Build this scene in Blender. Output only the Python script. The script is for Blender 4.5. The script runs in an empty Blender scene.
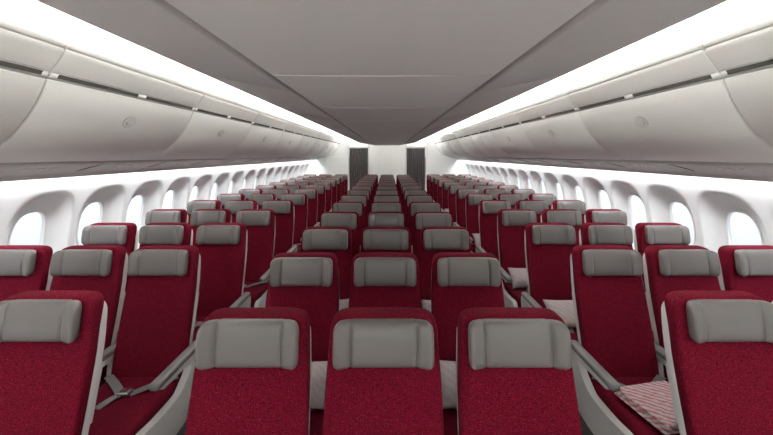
import bpy, bmesh, math, random
from mathutils import Vector, Matrix
random.seed(3)
D=bpy.data; C=bpy.context
sc=C.scene
try:
    sc.view_settings.view_transform='Standard'; sc.view_settings.look='None'
except Exception: pass

# ---------------------------------------------------------------- materials
def mat(name, col, rough=.5, metal=0, spec=.5, sheen=0, bump=None):
    m=D.materials.new(name); m.use_nodes=True
    nt=m.node_tree; b=nt.nodes['Principled BSDF']
    b.inputs['Base Color'].default_value=(*col,1); b.inputs['Roughness'].default_value=rough
    b.inputs['Metallic'].default_value=metal
    b.inputs['Specular IOR Level'].default_value=spec
    if sheen: b.inputs['Sheen Weight'].default_value=sheen
    if bump:
        sc_,st,dist=bump
        tc=nt.nodes.new('ShaderNodeTexCoord'); n=nt.nodes.new('ShaderNodeTexNoise'); n.inputs['Scale'].default_value=sc_
        bp=nt.nodes.new('ShaderNodeBump'); bp.inputs['Strength'].default_value=st; bp.inputs['Distance'].default_value=dist
        nt.links.new(tc.outputs['Object'],n.inputs['Vector']); nt.links.new(n.outputs['Fac'],bp.inputs['Height'])
        nt.links.new(bp.outputs['Normal'],b.inputs['Normal'])
    return m

def red_fabric():
    m=mat('red_seat_fabric',(.2,.006,.02),.9,spec=.10)
    nt=m.node_tree; b=nt.nodes['Principled BSDF']; L=nt.links
    tc=nt.nodes.new('ShaderNodeTexCoord')
    mp=nt.nodes.new('ShaderNodeMapping'); mp.inputs['Scale'].default_value=(1,1,1.9)
    L.new(tc.outputs['Object'],mp.inputs['Vector'])
    v=nt.nodes.new('ShaderNodeTexVoronoi'); v.inputs['Scale'].default_value=100
    L.new(mp.outputs[0],v.inputs['Vector'])
    n=nt.nodes.new('ShaderNodeTexNoise'); n.inputs['Scale'].default_value=260
    L.new(tc.outputs['Object'],n.inputs['Vector'])
    r1=nt.nodes.new('ShaderNodeValToRGB')
    r1.color_ramp.elements[0].position=.35; r1.color_ramp.elements[0].color=(.045,.001,.006,1)
    r1.color_ramp.elements[1].position=.65; r1.color_ramp.elements[1].color=(.155,.003,.016,1)
    L.new(n.outputs['Fac'],r1.inputs['Fac'])
    r2=nt.nodes.new('ShaderNodeValToRGB')
    r2.color_ramp.elements[0].position=.13; r2.color_ramp.elements[0].color=(1,1,1,1)
    r2.color_ramp.elements[1].position=.22; r2.color_ramp.elements[1].color=(0,0,0,1)
    L.new(v.outputs['Distance'],r2.inputs['Fac'])
    sp=nt.nodes.new('ShaderNodeSeparateColor'); L.new(v.outputs['Color'],sp.inputs[0])
    gt=nt.nodes.new('ShaderNodeMath'); gt.operation='GREATER_THAN'; gt.inputs[1].default_value=.55
    L.new(sp.outputs[0],gt.inputs[0])
    mu=nt.nodes.new('ShaderNodeMath'); mu.operation='MULTIPLY'; L.new(gt.outputs[0],mu.inputs[0]); L.new(r2.outputs['Color'],mu.inputs[1])
    m2=nt.nodes.new('ShaderNodeMath'); m2.operation='MULTIPLY'; m2.inputs[1].default_value=.45; L.new(mu.outputs[0],m2.inputs[0])
    mx=nt.nodes.new('ShaderNodeMix'); mx.data_type='RGBA'; mx.inputs[7].default_value=(.34,.09,.12,1)
    L.new(m2.outputs[0],mx.inputs[0]); L.new(r1.outputs['Color'],mx.inputs[6]); L.new(mx.outputs[2],b.inputs['Base Color'])
    bp=nt.nodes.new('ShaderNodeBump'); bp.inputs['Strength'].default_value=.3; bp.inputs['Distance'].default_value=.001
    L.new(n.outputs['Fac'],bp.inputs['Height']); L.new(bp.outputs['Normal'],b.inputs['Normal'])
    return m

def pattern_mat(name,base,acc,scale,thr):
    m=mat(name,base,.9,spec=.2)
    nt=m.node_tree; b=nt.nodes['Principled BSDF']; L=nt.links
    tc=nt.nodes.new('ShaderNodeTexCoord')
    w=nt.nodes.new('ShaderNodeTexWave'); w.inputs['Scale'].default_value=scale; w.inputs['Distortion'].default_value=4; w.inputs['Detail Scale'].default_value=2
    w.bands_direction='DIAGONAL'
    L.new(tc.outputs['Object'],w.inputs['Vector'])
    r=nt.nodes.new('ShaderNodeValToRGB'); r.color_ramp.elements[0].position=thr; r.color_ramp.elements[1].position=thr+.12
    r.color_ramp.elements[0].color=(*base,1); r.color_ramp.elements[1].color=(*acc,1)
    L.new(w.outputs['Fac'],r.inputs['Fac']); L.new(r.outputs['Color'],b.inputs['Base Color'])
    return m

RED=red_fabric()
GREY=mat('grey_headrest_leather',(.122,.112,.108),.38,bump=(60,.14,.002))
SHELL=mat('seat_shell_plastic',(.68,.67,.66),.4)
ARM=mat('armrest_grey',(.17,.165,.165),.4)
DARK=mat('dark_plastic',(.03,.03,.033),.5)
METAL=mat('metal',(.6,.6,.6),.3,metal=1)
BELT=mat('belt_webbing',(.15,.145,.15),.8)
SCREEN=mat('screen_glass',(.01,.01,.012),.1)
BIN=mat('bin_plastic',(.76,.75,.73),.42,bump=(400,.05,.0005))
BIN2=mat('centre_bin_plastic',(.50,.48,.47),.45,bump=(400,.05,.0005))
PANEL=mat('service_panel_plastic',(.70,.685,.675),.45,bump=(400,.05,.0005))
WALL=mat('wall_plastic',(.84,.84,.845),.5)
CEIL=mat('ceiling_plastic',(.84,.83,.81),.6)
REAR=mat('rear_panel',(.86,.855,.84),.5)
CARPET=mat('carpet',(.07,.066,.066),.95,bump=(300,.5,.003))
BOUNCE=mat('bounce_floor',(.45,.44,.43),.5,bump=(120,.2,.001))  # pale floor out of view, added to bounce light onto the centre underside
CURT=mat('curtain_fabric',(.075,.066,.068),.9,bump=(200,.3,.002))
SLOT=mat('vent_slot_dark',(.05,.045,.04),.7)
PILLOW=pattern_mat('pillow_cloth',(.46,.41,.41),(.43,.36,.365),14,.6)
BLANK=pattern_mat('blanket_cloth',(.50,.44,.44),(.44,.17,.20),15,.5)
m=D.materials.new('window_glass'); m.use_nodes=True; nt=m.node_tree; nt.nodes.clear()
o=nt.nodes.new('ShaderNodeOutputMaterial'); t=nt.nodes.new('ShaderNodeBsdfTransparent'); t.inputs[0].default_value=(.93,.95,.96,1)
g=nt.nodes.new('ShaderNodeBsdfGlossy'); g.inputs['Roughness'].default_value=.05; x=nt.nodes.new('ShaderNodeMixShader'); x.inputs[0].default_value=.06
nt.links.new(t.outputs[0],x.inputs[1]); nt.links.new(g.outputs[0],x.inputs[2]); nt.links.new(x.outputs[0],o.inputs[0]); GLASS=m

# ---------------------------------------------------------------- mesh helpers
class MB:
    def __init__(s): s.bm=bmesh.new(); s.mats=[]
    def mi(s,m):
        if m not in s.mats: s.mats.append(m)
        return s.mats.index(m)
    def loft(s,rings,m,smooth=True,caps=True,closed=True,M=None):
        i=s.mi(m); R=[]
        for r in rings:
            R.append([s.bm.verts.new((M@Vector(p)) if M else p) for p in r])
        n=len(R[0]); fs=[]
        for a,b in zip(R[:-1],R[1:]):
            for k in range(n if closed else n-1):
                k2=(k+1)%n
                fs.append(s.bm.faces.new((a[k],a[k2],b[k2],b[k])))
        if caps and closed:
            fs.append(s.bm.faces.new(list(reversed(R[0])))); fs.append(s.bm.faces.new(R[-1]))
        for f in fs: f.material_index=i; f.smooth=smooth
        return fs
    def box(s,c,d,m,bev=.004,M=None,seg=2):
        g=bmesh.ops.create_cube(s.bm,size=1)
        vs=g['verts']
        for v in vs: v.co=Vector((v.co.x*d[0],v.co.y*d[1],v.co.z*d[2]))
        es=list({e for v in vs for e in v.link_edges})
        fs=list({f for v in vs for f in v.link_faces})
        i=s.mi(m)
        for f in fs: f.material_index=i
        if bev>0:
            r=bmesh.ops.bevel(s.bm,geom=es,offset=min(bev,min(d)*.45),segments=seg,affect='EDGES',profile=.5)
            vs=list({v for f in r['faces'] for v in f.verts}|{v for v in vs if v.is_valid})
            for f in {f for v in vs for f in v.link_faces}: f.material_index=i; f.smooth=False
        T=Matrix.Translation(c)
        if M: T=M@T
        for v in vs:
            v.co=T@v.co
    def prism(s,outline,x0,x1,m,bev=.004):
        cy=sum(p[0] for p in outline)/len(outline); cz=sum(p[1] for p in outline)/len(outline)
        def ring(x,k):
            out=[]
            for (y,z) in outline:
                d=Vector((y-cy,z-cz)); l=d.length; d=d*(max(l-k,0)/l)
                out.append((x,cy+d.x,cz+d.y))
            return out
        sg=1 if x1>x0 else -1
        s.loft([ring(x0,bev),ring(x0+sg*bev*.4,bev*.3),ring(x0+sg*bev,0),ring(x1-sg*bev,0),ring(x1-sg*bev*.4,bev*.3),ring(x1,bev)],m,smooth=False)
    def finish(s,name):
        bmesh.ops.recalc_face_normals(s.bm,faces=s.bm.faces)
        me=D.meshes.new(name); s.bm.to_mesh(me); s.bm.free()
        for m in s.mats: me.materials.append(m)
        return me
def add(name,me,loc=(0,0,0),rot=(0,0,0),scale=(1,1,1)):
    ob=D.objects.new(name,me); C.collection.objects.link(ob); ob.location=loc; ob.rotation_euler=rot; ob.scale=scale
    return ob
def se(a,b,n=32,e=5):
    out=[]
    for k in range(n):
        t=2*math.pi*(k+.5)/n; c,s_=math.cos(t),math.sin(t)
        out.append((a*math.copysign(abs(c)**(2/e),c), b*math.copysign(abs(s_)**(2/e),s_)))
    return out
def interp(pts,z):
    pts=sorted(pts)
    if z<=pts[0][0]: return pts[0][1]
    if z>=pts[-1][0]: return pts[-1][1]
    for (a,va),(b,vb) in zip(pts[:-1],pts[1:]):
        if a<=z<=b:
            t=(z-a)/(b-a); return va+(vb-va)*t
def crom(P,k=5):
    out=[]
    n=len(P)
    for i in range(n-1):
        p0=Vector(P[max(i-1,0)]);p1=Vector(P[i]);p2=Vector(P[i+1]);p3=Vector(P[min(i+2,n-1)])
        for j in range(k):
            t=j/k
            v=.5*((2*p1)+(-p0+p2)*t+(2*p0-5*p1+4*p2-p3)*t*t+(-p0+3*p1-3*p2+p3)*t**3)
            out.append((v.x,v.y))
    out.append(tuple(P[-1])); return out
def rnd(h,r,t):
    if t>=r: return h
    return h-r+math.sqrt(max(r*r-(r-t)**2,0))

# ---------------------------------------------------------------- seat
def fy(z):
    P=crom([(.36,-.135),(.45,-.135),(.6,-.10),(.8,-.045),(1.0,.01),(1.15,.035),(1.26,.05)],5)
    return interp(P,z)
def bw(z):
    return interp([(.36,.214),(.80,.216),(.95,.213),(1.08,.206),(1.22,.197)],z)
def make_seat(kind):
    b=MB()
    zt,zb=1.198,.40
    zs=[zb+(zt-.08-zb)*i/14 for i in range(15)]+[zt-.065,zt-.05,zt-.037,zt-.026,zt-.017,zt-.010,zt-.005,zt-.0015,zt]
    rings=[]
    for z in zs:
        hw=rnd(bw(z),.05,zt-z)
        dep=.036+.012*min(1,max(0,(z-1.05)/.1))
        hd=rnd(dep,.022,zt-z); cy=fy(z)+dep
        ring=[(x,cy+y*(1.0) - (0.010*(abs(x)/.22)**4 if y<0 else 0),z) for x,y in se(hw,hd,36,5)]
        rings.append(ring)
    b.loft(rings,RED)
    zt2=1.158
    zs=[.38+(zt2-.08-.38)*i/12 for i in range(13)]+[zt2-.06,zt2-.045,zt2-.03,zt2-.018,zt2-.008,zt2-.002,zt2]
    rings=[]
    for z in zs:
        hw=rnd(bw(z)-.005,.05,zt2-z); hd=rnd(.030,.012,zt2-z); cy=fy(z)+.060+.024
        rings.append([(x,cy+y,z) for x,y in se(hw,hd,32,6)])
    b.loft(rings,SHELL)
    HZ=1.112; HW=.181
    xs=[-HW+2*HW*i/48 for i in range(49)]
    ex=[-HW+.0015,-HW+.0035,-.122,-.118,.118,.122,HW-.0035,HW-.0015]
    xs=sorted(set(xs+ex)); rings=[]
    for x in xs:
        t=HW-abs(x)
        hh=rnd(.078,.028,t); hd=rnd(.030,.022,t)
        g=.010*math.exp(-((abs(x)-.120)/.005)**2); hd-=g
        off=-.030*max(0,(abs(x)-.11)/.078)**1.3
        ring=[]
        for y,z in se(hd,hh,28,3.8):
            zz=HZ+z
            ring.append((x,fy(zz)-.008+off+y-.010*(1-(z/.09)**2)*(1-.5*(abs(x)/.188)**2),zz))
        rings.append(ring)
    b.loft(rings,GREY)
    ys=[-.60,-.5985,-.594,-.586,-.574,-.56]+[-.54+.44*i/10 for i in range(11)]
    rings=[]
    for y in ys:
        t=y+.60
        hw=rnd(.222,.04,t)-.004; hh=rnd(.068,.045,t)
        cz=.405+ .012*math.exp(-((y+.52)/.12)**2)
        ring=[]
        for x,z in se(hw,hh,36,4.5):
            zz=cz+z
            if z>0: zz+=.012*(abs(x)/.22)**3-.004
            ring.append((x,y,zz))
        rings.append(ring)
    b.loft(rings,RED)
    rings=[]
    for y,hh in [(-.575,.005),(-.57,.014),(-.55,.022),(-.3,.026),(-.12,.026),(-.06,.02),(-.055,.01)]:
        rings.append([(x,y,.325+z) for x,z in se(.212,hh,24,5)])
    b.loft(rings,DARK)
    for yy in (-.46,-.16):
        rings=[[(x,yy+.018*math.cos(a*math.pi/6),.285+.018*math.sin(a*math.pi/6)) for a in range(12)] for x in (-.243,.243)]
        b.loft(rings,METAL)
    for out in ([(-.50,.30),(-.44,.30),(-.40,.05),(-.34,0),(-.52,0),(-.46,.05)],
                [(-.20,.30),(-.13,.30),(-.06,.05),(-.0,0),(-.18,0),(-.13,.05)]):
        b.prism(out,-.018,.018,METAL,.003)
    b.box((0,-.25,.018),(.03,.46,.02),METAL,.004)
    b.box((0,-.33,.265),(.22,.2,.05),DARK,.01)
    def ribbon(p0,p1,w,n=8):
        R=[]
        for i in range(n+1):
            t=i/n; p=Vector(p0).lerp(Vector(p1),t); d=(Vector(p1)-Vector(p0)).normalized(); q=Vector((-d.y,d.x,0)).normalized()*w/2
            h=.006*math.sin(math.pi*t)
            R.append([tuple(p+q+Vector((0,0,h))),tuple(p-q+Vector((0,0,h))),tuple(p-q+Vector((0,0,h-.004))),tuple(p+q+Vector((0,0,h-.004)))])
        b.loft(R,BELT,smooth=False)
    ribbon((-.205,-.15,.487),(-.02,-.30,.479),.045)
    ribbon((.205,-.15,.487),(.03,-.30,.479),.045)
    ribbon((-.02,-.30,.481),(-.06,-.42,.483),.04)
    b.box((0.0,-.30,.489),(.06,.05,.016),METAL,.004)
    b.box((0.0,-.30,.498),(.04,.03,.004),METAL,.001)
    def rake(z0): 
        a=math.atan2(fy(z0+.05)-fy(z0-.05),.1)
        return Matrix.Translation((0,fy(z0)+.066+.047,z0))@Matrix.Rotation(-a,4,'X')
    b.box((0,0.004,0),(.30,.02,.18),DARK,.006,M=rake(1.03))
    b.box((0,0.015,0),(.25,.006,.14),SCREEN,.002,M=rake(1.03))
    b.box((0,0.006,0),(.40,.024,.24),SHELL,.008,M=rake(.78))
    b.box((0,0.020,.105),(.05,.012,.02),DARK,.004,M=rake(.78))
    b.box((0,0.006,0),(.38,.03,.18),ARM,.01,M=rake(.54))
    def arm(x,aisle,sg):
        ys=[-.44,-.438,-.432,-.422,-.405]+[-.38+.38*i/6 for i in range(7)]+[.012,.018]
        rings=[]
        for y in ys:
            t=min(y+.44,.02-y); hw=rnd(.0275,.020,t); hh=rnd(.020,.018,t)
            cz=.60+.012*(y+.2)
            rings.append([(x+a,y,cz+c) for a,c in se(hw,hh,20,3.5)])
        b.loft(rings,ARM)
        b.prism([(-.40,.585),(.02,.583),(.03,.50),(-.02,.47),(-.06,.540),(-.12,.552),(-.38,.556)],x-.019,x+.019,SHELL,.004)
        b.prism([(-.09,.56),(.03,.56),(.015,.36),(-.04,.27),(-.13,.27),(-.10,.36)],x-.014,x+.014,SHELL,.003)
        if aisle:
            o=crom([(-.085,.575),(-.03,.60),(.035,.575),(.03,.48),(-.005,.36),(-.06,.27),(-.2,.225),(-.42,.235),(-.565,.30),(-.60,.37),(-.565,.435),(-.42,.425),(-.25,.43),(-.16,.47),(-.10,.53),(-.085,.575)],4)[:-1]
            b.prism(o,x-.021,x+.021,SHELL,.008)
    if kind=='L': arm(-.244,True,-1)
    arm(.244,kind=='R',1)
    return b.finish('passenger_seat_'+kind)
seatL,seatM,seatR=make_seat('L'),make_seat('M'),make_seat('R')

def make_pillow():
    b=MB(); i=b.mi(PILLOW); n=18
    W,H,T=.17,.115,.045
    top={};bot={}
    for a in range(n+1):
        for c in range(n+1):
            u=-1+2*a/n; v=-1+2*c/n
            X=W*u*(1-.06*(1-v*v)*abs(u)); Z=H*v*(1-.08*(1-u*u)*abs(v))
            t=T*((1-abs(u)**2.6)*(1-abs(v)**2.6))**.5+.001+.003*math.sin(7*u+3*v)*(1-abs(u))*(1-abs(v))
            top[a,c]=b.bm.verts.new((X,-t,Z)); 
            if a in(0,n) or c in(0,n): bot[a,c]=top[a,c]
            else: bot[a,c]=b.bm.verts.new((X,t,Z))
    for a in range(n):
        for c in range(n):
            for d in (top,bot):
                f=b.bm.faces.new((d[a,c],d[a+1,c],d[a+1,c+1],d[a,c+1])); f.material_index=i; f.smooth=True
    return b.finish('pillow')
def make_blanket():
    b=MB()
    for k in range(3):
        z=.010+k*.014; s=1-.02*k
        rings=[]
        for y in [-.15,-.149,-.146,-.14,-.10,-.05,0,.05,.10,.14,.146,.149,.15]:
            t=.15-abs(y); hh=rnd(.0085,.0085,min(t,.0085)); 
            rings.append([(x*s+.003*math.sin(k*2+y*12)+.004*k,y*s,z+c+.002*math.sin(x*14+k)*math.cos(y*12)) for x,c in se(.165,max(hh,.001),24,4)])
        b.loft(rings,BLANK)
    return b.finish('folded_blanket')
pil,bla=make_pillow(),make_blanket()

ROWS=13; PITCH=.81
for r in range(ROWS):
    for (bx,y0,tag) in ((0,1.31,'c'),(-1.925,1.49,'l'),(1.925,1.49,'r')):
        y=y0+PITCH*r
        for k,me in ((-1,seatL),(0,seatM),(1,seatR)):
            X=bx+.488*k
            add('passenger_seat',me,(X,y,0))
            if tag=='r' and r==1 and k==-1:
                add('folded_blanket',bla,(X-.005,y-.45,.499),(0,0,.2))
                continue
            j=random.uniform(-.03,.03)
            if tag=='c' and k!=0 and r in (1,2,4):
                add('pillow',pil,(X-.05*k,y-.225,.60),(math.radians(-17),0,j*3))
            elif tag=='r' and k==-1 and r in (2,3,5,8):
                add('pillow',pil,(X+j-.02,y-.30,.57),(math.radians(-48),0,j*4))

# ---------------------------------------------------------------- shell
Y0,Y1=-2.27,12.69
WP=[(0,2.60),(.3,2.70),(.7,2.765),(1.0,2.77),(1.25,2.735),(1.45,2.67),(1.62,2.585),(1.70,2.53)]
WPc=crom(WP,4)
def wx(z): return interp(WPc,z)
wz0,wz1=.66,1.57
WC=1.125
WIN0=2.88
def wall(sg,name):
    b=MB(); nb=25
    y_first=WIN0-.61*9-.305
    per=[]
    nh,nv=10,14
    hb=.305
    for k in range(nv): per.append((hb,wz0+(wz1-wz0)*k/nv))
    for k in range(nh): per.append((hb-2*hb*k/nh,wz1))
    for k in range(nv): per.append((-hb,wz1-(wz1-wz0)*k/nv))
    for k in range(nh): per.append((-hb+2*hb*k/nh,wz0))
    def ell(p,hw,hz,e,zc):
        u,v=p[0]/hb,(p[1]-WC)/((wz1-wz0)/2)
        m=(abs(u)**e+abs(v)**e)**(1/e)
        return (u/m*hw, zc+v/m*hz)
    for k in range(nb):
        yc=y_first+.305+.61*k
        spec=[('rect',),(.285,.405,0,3.6,1.115),(.272,.376,0,3.0,1.118),(.267,.370,.010,2.9,1.12),(.240,.340,.044,2.8,1.125),(.195,.285,.078,2.8,1.125),(.157,.242,.094,2.8,1.125),(.147,.231,.098,2.8,1.125),(.143,.227,.116,2.8,1.125)]
        R=[]
        for s_ in spec:
            ring=[]
            for p in per:
                if s_[0]=='rect': y,z=p; d=0
                else: y,z=ell(p,s_[0],s_[1],s_[3],s_[4]); d=s_[2]
                ring.append((sg*(wx(z)+d),yc+y,z))
            R.append(ring)
        b.loft(R,WALL,caps=False)
    yb,ye=y_first,y_first+.61*nb
    for zs in ([0,.1,.2,.3,.4,.5,.58,wz0],[wz1,1.60,1.63,1.66,1.70]):
        b.loft([[(sg*wx(z),yb,z) for z in zs],[(sg*wx(z),ye,z) for z in zs]],WALL,caps=False,closed=False)
    bmesh.ops.remove_doubles(b.bm,verts=b.bm.verts,dist=.0004)
    me=b.finish(name); add(name,me)
    return y_first,nb,yb,ye
for sg,nm in ((-1,'wall_left'),(1,'wall_right')):
    yf,nb,yb,ye=wall(sg,nm)
def winmesh(sg):
    b=MB()
    q=.016
    def ring(hw,hz,x,e=2.8,n=40):
        return [(sg*(wx(WC+z)+x+q),y,z) for y,z in se(hw,hz,n,e)]
    b.loft([ring(.150,.234,.080),ring(.146,.230,.074),ring(.138,.222,.074),ring(.134,.218,.080),ring(.134,.218,.105),ring(.150,.234,.105),ring(.150,.234,.080)],WALL,caps=False)
    r1=ring(.136,.22,.094)
    f=b.bm.faces.new([b.bm.verts.new(p) for p in r1]); f.material_index=b.mi(GLASS)
    return b.finish('window_unit')
wn=1
for sg in (-1,1):
    me=winmesh(sg)
    for k in range(nb):
        add('window_%d'%wn,me,(0,yf+.305+.61*k,WC)); wn+=1

b=MB(); b.box((0,(.62+ye)/2,-.03),(5.6,ye-.62,.06),CARPET,0); b.box((0,(yb+.62)/2,-.03),(5.6,.62-yb,.06),BOUNCE,0); add('floor',b.finish('floor'))  # carpet under the seats; unseen pale front part added as a light reflector
cp=crom([(0,2.62),(.7,2.62),(1.3,2.62),(1.65,2.595),(1.88,2.53),(2.02,2.44),(2.2,2.36),(2.5,2.15),(2.68,1.9),(2.60,1.75),(2.53,1.70)],5)
prof=[(-x,z) for x,z in reversed(cp)][:-1]+cp
b=MB(); b.loft([[(x,yb,z) for x,z in prof],[(x,ye,z) for x,z in prof]],CEIL,caps=False,closed=False); add('ceiling',b.finish('ceiling'))
b=MB(); b.box((0,Y1+.05,1.31),(5.7,.08,2.64),REAR,0); 
add('wall_rear',b.finish('wall_rear'))
b=MB(); b.box((0,Y0-.10,1.31),(5.7,.08,2.64),REAR,0); add('wall_front',b.finish('wall_front'))

# ---------------------------------------------------------------- outboard bins
def binmesh(sg,L):
    b=MB()
    lip=[(1.72,2.33),(1.64,2.352),(1.60,2.372),(1.583,2.37),(1.578,2.355)]
    fas=[(1.586,2.337),(1.590,2.3335),(1.598,2.3325),(1.5945,2.3265),(1.5945,2.3225)]+crom([(1.600,2.310),(1.632,2.262),(1.662,2.222)],4)
    door=crom([(1.688,2.180),(1.708,2.12),(1.755,2.03),(1.84,1.915),(1.955,1.82),(2.09,1.757)],6)
    fas2=[(1.664,2.2185),(1.672,2.2175),(1.672,2.2125),(1.668,2.2115),(1.682,2.1870),(1.700,2.1860),(1.700,2.1800)]
    rest=[(2.105,1.757),(2.20,1.80),(2.22,2.20),(2.10,2.32),(1.95,2.33)]
    P=lip+fas+fas2+door+rest
    cx,cz=1.95,2.08
    def ring(y,k):
        out=[]
        for x,z in P:
            d=Vector((x-cx,z-cz)); d=d*(1-k/d.length); out.append((sg*(cx+d.x),y,cz+d.y))
        return out
    b.loft([ring(-L/2,.012),ring(-L/2+.002,.005),ring(-L/2+.008,0),ring(L/2-.008,0),ring(L/2-.002,.005),ring(L/2,.012)],BIN,smooth=True)
    for c in (-.34,.34):
        (xa,za),(xb,zb)=((1.6655,2.211),(1.6765,2.1915))
        pts=[(xa-.0015,za),(xb-.0015,zb),(xb+.01,zb+.002),(xa+.01,za+.002)]
        b.loft([[(sg*x,c-.295,z) for x,z in pts],[(sg*x,c+.295,z) for x,z in pts]],SLOT,smooth=False)
    n=Vector((-.115,-.085)).normalized()
    base=Vector((1.760,2.024)); tan=Vector((-n.y,n.x))
    for (ha,hb_,o0,o1,mm) in ((.060,.046,-.006,.003,ARM),(.0585,.0445,.002,.0045,SHELL),(.036,.020,.004,.0055,ARM),(.034,.018,.005,.008,SHELL)):
        rr=[]
        for o_,k in ((o0,1),(o1-.001,1),(o1,.93)):
            ring_=[]
            for a in range(28):
                t=2*math.pi*a/28; p=base+n*o_+tan*(hb_*k*math.sin(t)); ring_.append((sg*p.x,ha*k*math.cos(t),p.y))
            rr.append(ring_)
        b.loft(rr,mm,smooth=False)
    return b.finish('overhead_bin')
ND=11; BP=1.36
for sg in (-1,1):
    me=binmesh(sg,BP-.008)
    for k in range(ND):
        add('overhead_bin',me,(0,1.81-BP*3+BP/2+BP*k,0))
def valance(sg):
    b=MB()
    P=[(2.112,1.750),(2.118,1.740),(2.2,1.726),(2.3,1.702),(2.40,1.674),(2.455,1.652),(2.47,1.628),(2.478,1.626),(2.482,1.64),(2.47,1.70),(2.40,1.73),(2.2,1.78),(2.115,1.775)]
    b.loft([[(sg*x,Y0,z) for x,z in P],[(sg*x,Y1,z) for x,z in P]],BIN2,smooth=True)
    y=Y0+.2
    while y<Y1-.3:
        pass_=[(2.18,1.7305),(2.38,1.6775),(2.38,1.683),(2.18,1.738)]
        b.loft([[(sg*x,y,z-.002) for x,z in pass_],[(sg*x,y+.008,z-.002) for x,z in pass_]],SLOT,smooth=False)
        # reading lamps between the panel joints
        for dy in (.30,.40,.50):
            R=[]
            for r_,o_ in ((.022,.002),(.021,-.006),(.013,-.007),(.011,-.002)):
                R.append([(sg*(2.27+r_*math.cos(a*math.pi/8)),y+dy+r_*math.sin(a*math.pi/8),1.708-.25*r_*math.cos(a*math.pi/8)+o_) for a in range(16)])
            b.loft(R,SHELL)
        y+=.81
    return b.finish('trim')
add('trim_1',valance(-1)); add('trim_2',valance(1))

# ---------------------------------------------------------------- centre bins
def cbin(sg,L):
    b=MB()
    P=[(.440,2.140),(.448,2.120)]+crom([(.456,2.112),(.60,2.140),(.75,2.168),(.87,2.193),(.945,2.226),(.972,2.28),(.945,2.37),(.89,2.45)],6)+[(.88,2.462),(.865,2.462),(.86,2.44),(.72,2.44),(.70,2.45),(.69,2.24),(.45,2.19)]
    cx,cz=.70,2.29
    def ring(y,k):
        out=[]
        for x,z in P:
            d=Vector((x-cx,z-cz)); d=d*(1-k/max(d.length,.05)); out.append((sg*(cx+d.x),y,cz+d.y))
        return out
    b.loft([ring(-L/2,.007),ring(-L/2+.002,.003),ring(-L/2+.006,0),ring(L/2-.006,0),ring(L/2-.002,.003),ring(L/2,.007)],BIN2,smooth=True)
    return b.finish('centre_overhead_bin')
for sg in (-1,1):
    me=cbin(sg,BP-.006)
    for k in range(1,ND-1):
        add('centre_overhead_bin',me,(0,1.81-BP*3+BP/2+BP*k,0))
def cpanel(L):
    b=MB()
    P=[(-.430,2.120),(-.428,2.108),(-.418,2.100),(-.2,2.098),(0,2.097),(.2,2.098),(.418,2.100),(.428,2.108),(.430,2.120)]+[(.430,2.18),(-.430,2.18)]
    def ring(y,k): return [(x*(1-k),y,z+k) for x,z in P]
    b.loft([ring(-L/2,.007),ring(-L/2+.006,0),ring(L/2-.006,0),ring(L/2,.007)],PANEL,smooth=False)
    return b.finish('passenger_service_panel')
me=cpanel(.914)
y=1.36-.92*2+.46
while y<11.2:
    add('passenger_service_panel',me,(0,y,0)); y+=.92

# ---------------------------------------------------------------- rear bulkhead
b=MB()
b.box((0,Y1-.12,1.24),(1.30,.2,2.46),REAR,.015)
b.box((0,Y1-.225,1.22),(.62,.012,1.9),REAR,.004)
add('lavatory_module',b.finish('lavatory_module'))
for sg in (-1,1):
    b=MB()
    n=120; W=.62; rows=[]
    for z in [2.03,1.9,1.6,1.2,.8,.4,.03]:
        f=1-.1*(z/2)
        rows.append([(sg*.99-W/2+W*i/n,.03*math.sin(i/n*2*math.pi*9)*(f)+.006*math.sin(i*.7+z*3),z) for i in range(n+1)])
    b.loft(rows,CURT,caps=False,closed=False)
    rod=[[(sg*.99+dx,.012*math.cos(a*math.pi/5),2.04+.012*math.sin(a*math.pi/5)) for a in range(10)] for dx in (-.33,.33)]
    b.loft(rod,METAL)
    add('curtain',b.finish('curtain'),(0,Y1-.16,0))
    b=MB(); b.box((sg*1.0,Y1-.10,2.20),(.68,.16,.28),REAR,.01); add('trim_%d'%(5 if sg<0 else 6),b.finish('trim'))
    b=MB(); b.box((sg*1.72,Y1-.12,.87),(.78,.2,1.74),REAR,.015); add('galley_partition',b.finish('galley_partition'))

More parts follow.
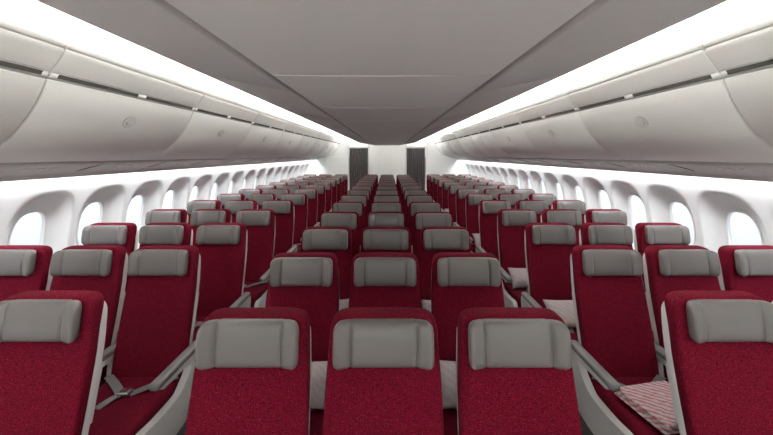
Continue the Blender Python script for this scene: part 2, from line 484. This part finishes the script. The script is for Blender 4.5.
# ---------------------------------------------------------------- lights
def strip(name,x,z,w,power,direction,col):
    l=D.lights.new(name,'AREA'); l.shape='RECTANGLE'; l.size=w; l.size_y=Y1-Y0-.1; l.energy=power; l.color=col
    ob=D.objects.new(name,l); C.collection.objects.link(ob)
    d=Vector(direction).normalized()
    zz=-d; yy=Vector((0,1,0)); xx=yy.cross(zz)
    M=Matrix((xx,yy,zz)).transposed().to_4x4(); M.translation=Vector((x,(Y0+Y1)/2,z)); ob.matrix_world=M
for sg in (-1,1):
    strip('cove_led_strip',sg*1.80,2.345,.06,100,(sg*.15,0,1),(1,.995,.955))
    strip('centre_cove_led_strip',sg*.79,2.45,.06,400,(sg*.9,0,1),(.99,1,.965))
    strip('sidewall_led_strip',sg*2.515,1.665,.04,92,(sg*.1,0,-1),(.95,.985,1))
l=D.lights.new('added_fill_lamp','AREA'); l.shape='RECTANGLE'; l.size=2.2; l.size_y=.7; l.energy=28; l.color=(1,.99,.96)  # added fill behind the camera, brightens underside via the pale floor
ob=D.objects.new('added_fill_lamp',l); C.collection.objects.link(ob); ob.location=(0,-1.55,2.58)

w=D.worlds.new('World'); sc.world=w; w.use_nodes=True; nt=w.node_tree
bg=nt.nodes['Background']; bg.inputs[1].default_value=1.5
tc=nt.nodes.new('ShaderNodeTexCoord'); sp=nt.nodes.new('ShaderNodeSeparateXYZ'); r=nt.nodes.new('ShaderNodeValToRGB')
mr=nt.nodes.new('ShaderNodeMapRange'); mr.inputs[1].default_value=-1; mr.inputs[2].default_value=1
nt.links.new(tc.outputs['Generated'],sp.inputs[0]); nt.links.new(sp.outputs[2],mr.inputs[0]); nt.links.new(mr.outputs[0],r.inputs[0]); nt.links.new(r.outputs[0],bg.inputs[0])
r.color_ramp.elements[0].position=.36; r.color_ramp.elements[0].color=(.5,.51,.52,1)
r.color_ramp.elements[1].position=.46; r.color_ramp.elements[1].color=(.88,.92,.98,1)

cam=D.cameras.new('camera'); co=D.objects.new('camera',cam); C.collection.objects.link(co)
cam.sensor_width=36; cam.lens=36*362/773; cam.shift_y=-(217.5-155)/773; cam.shift_x=-.0015
co.location=(.015,0,1.80); co.rotation_euler=(math.pi/2,0,0); cam.clip_start=.02
sc.camera=co
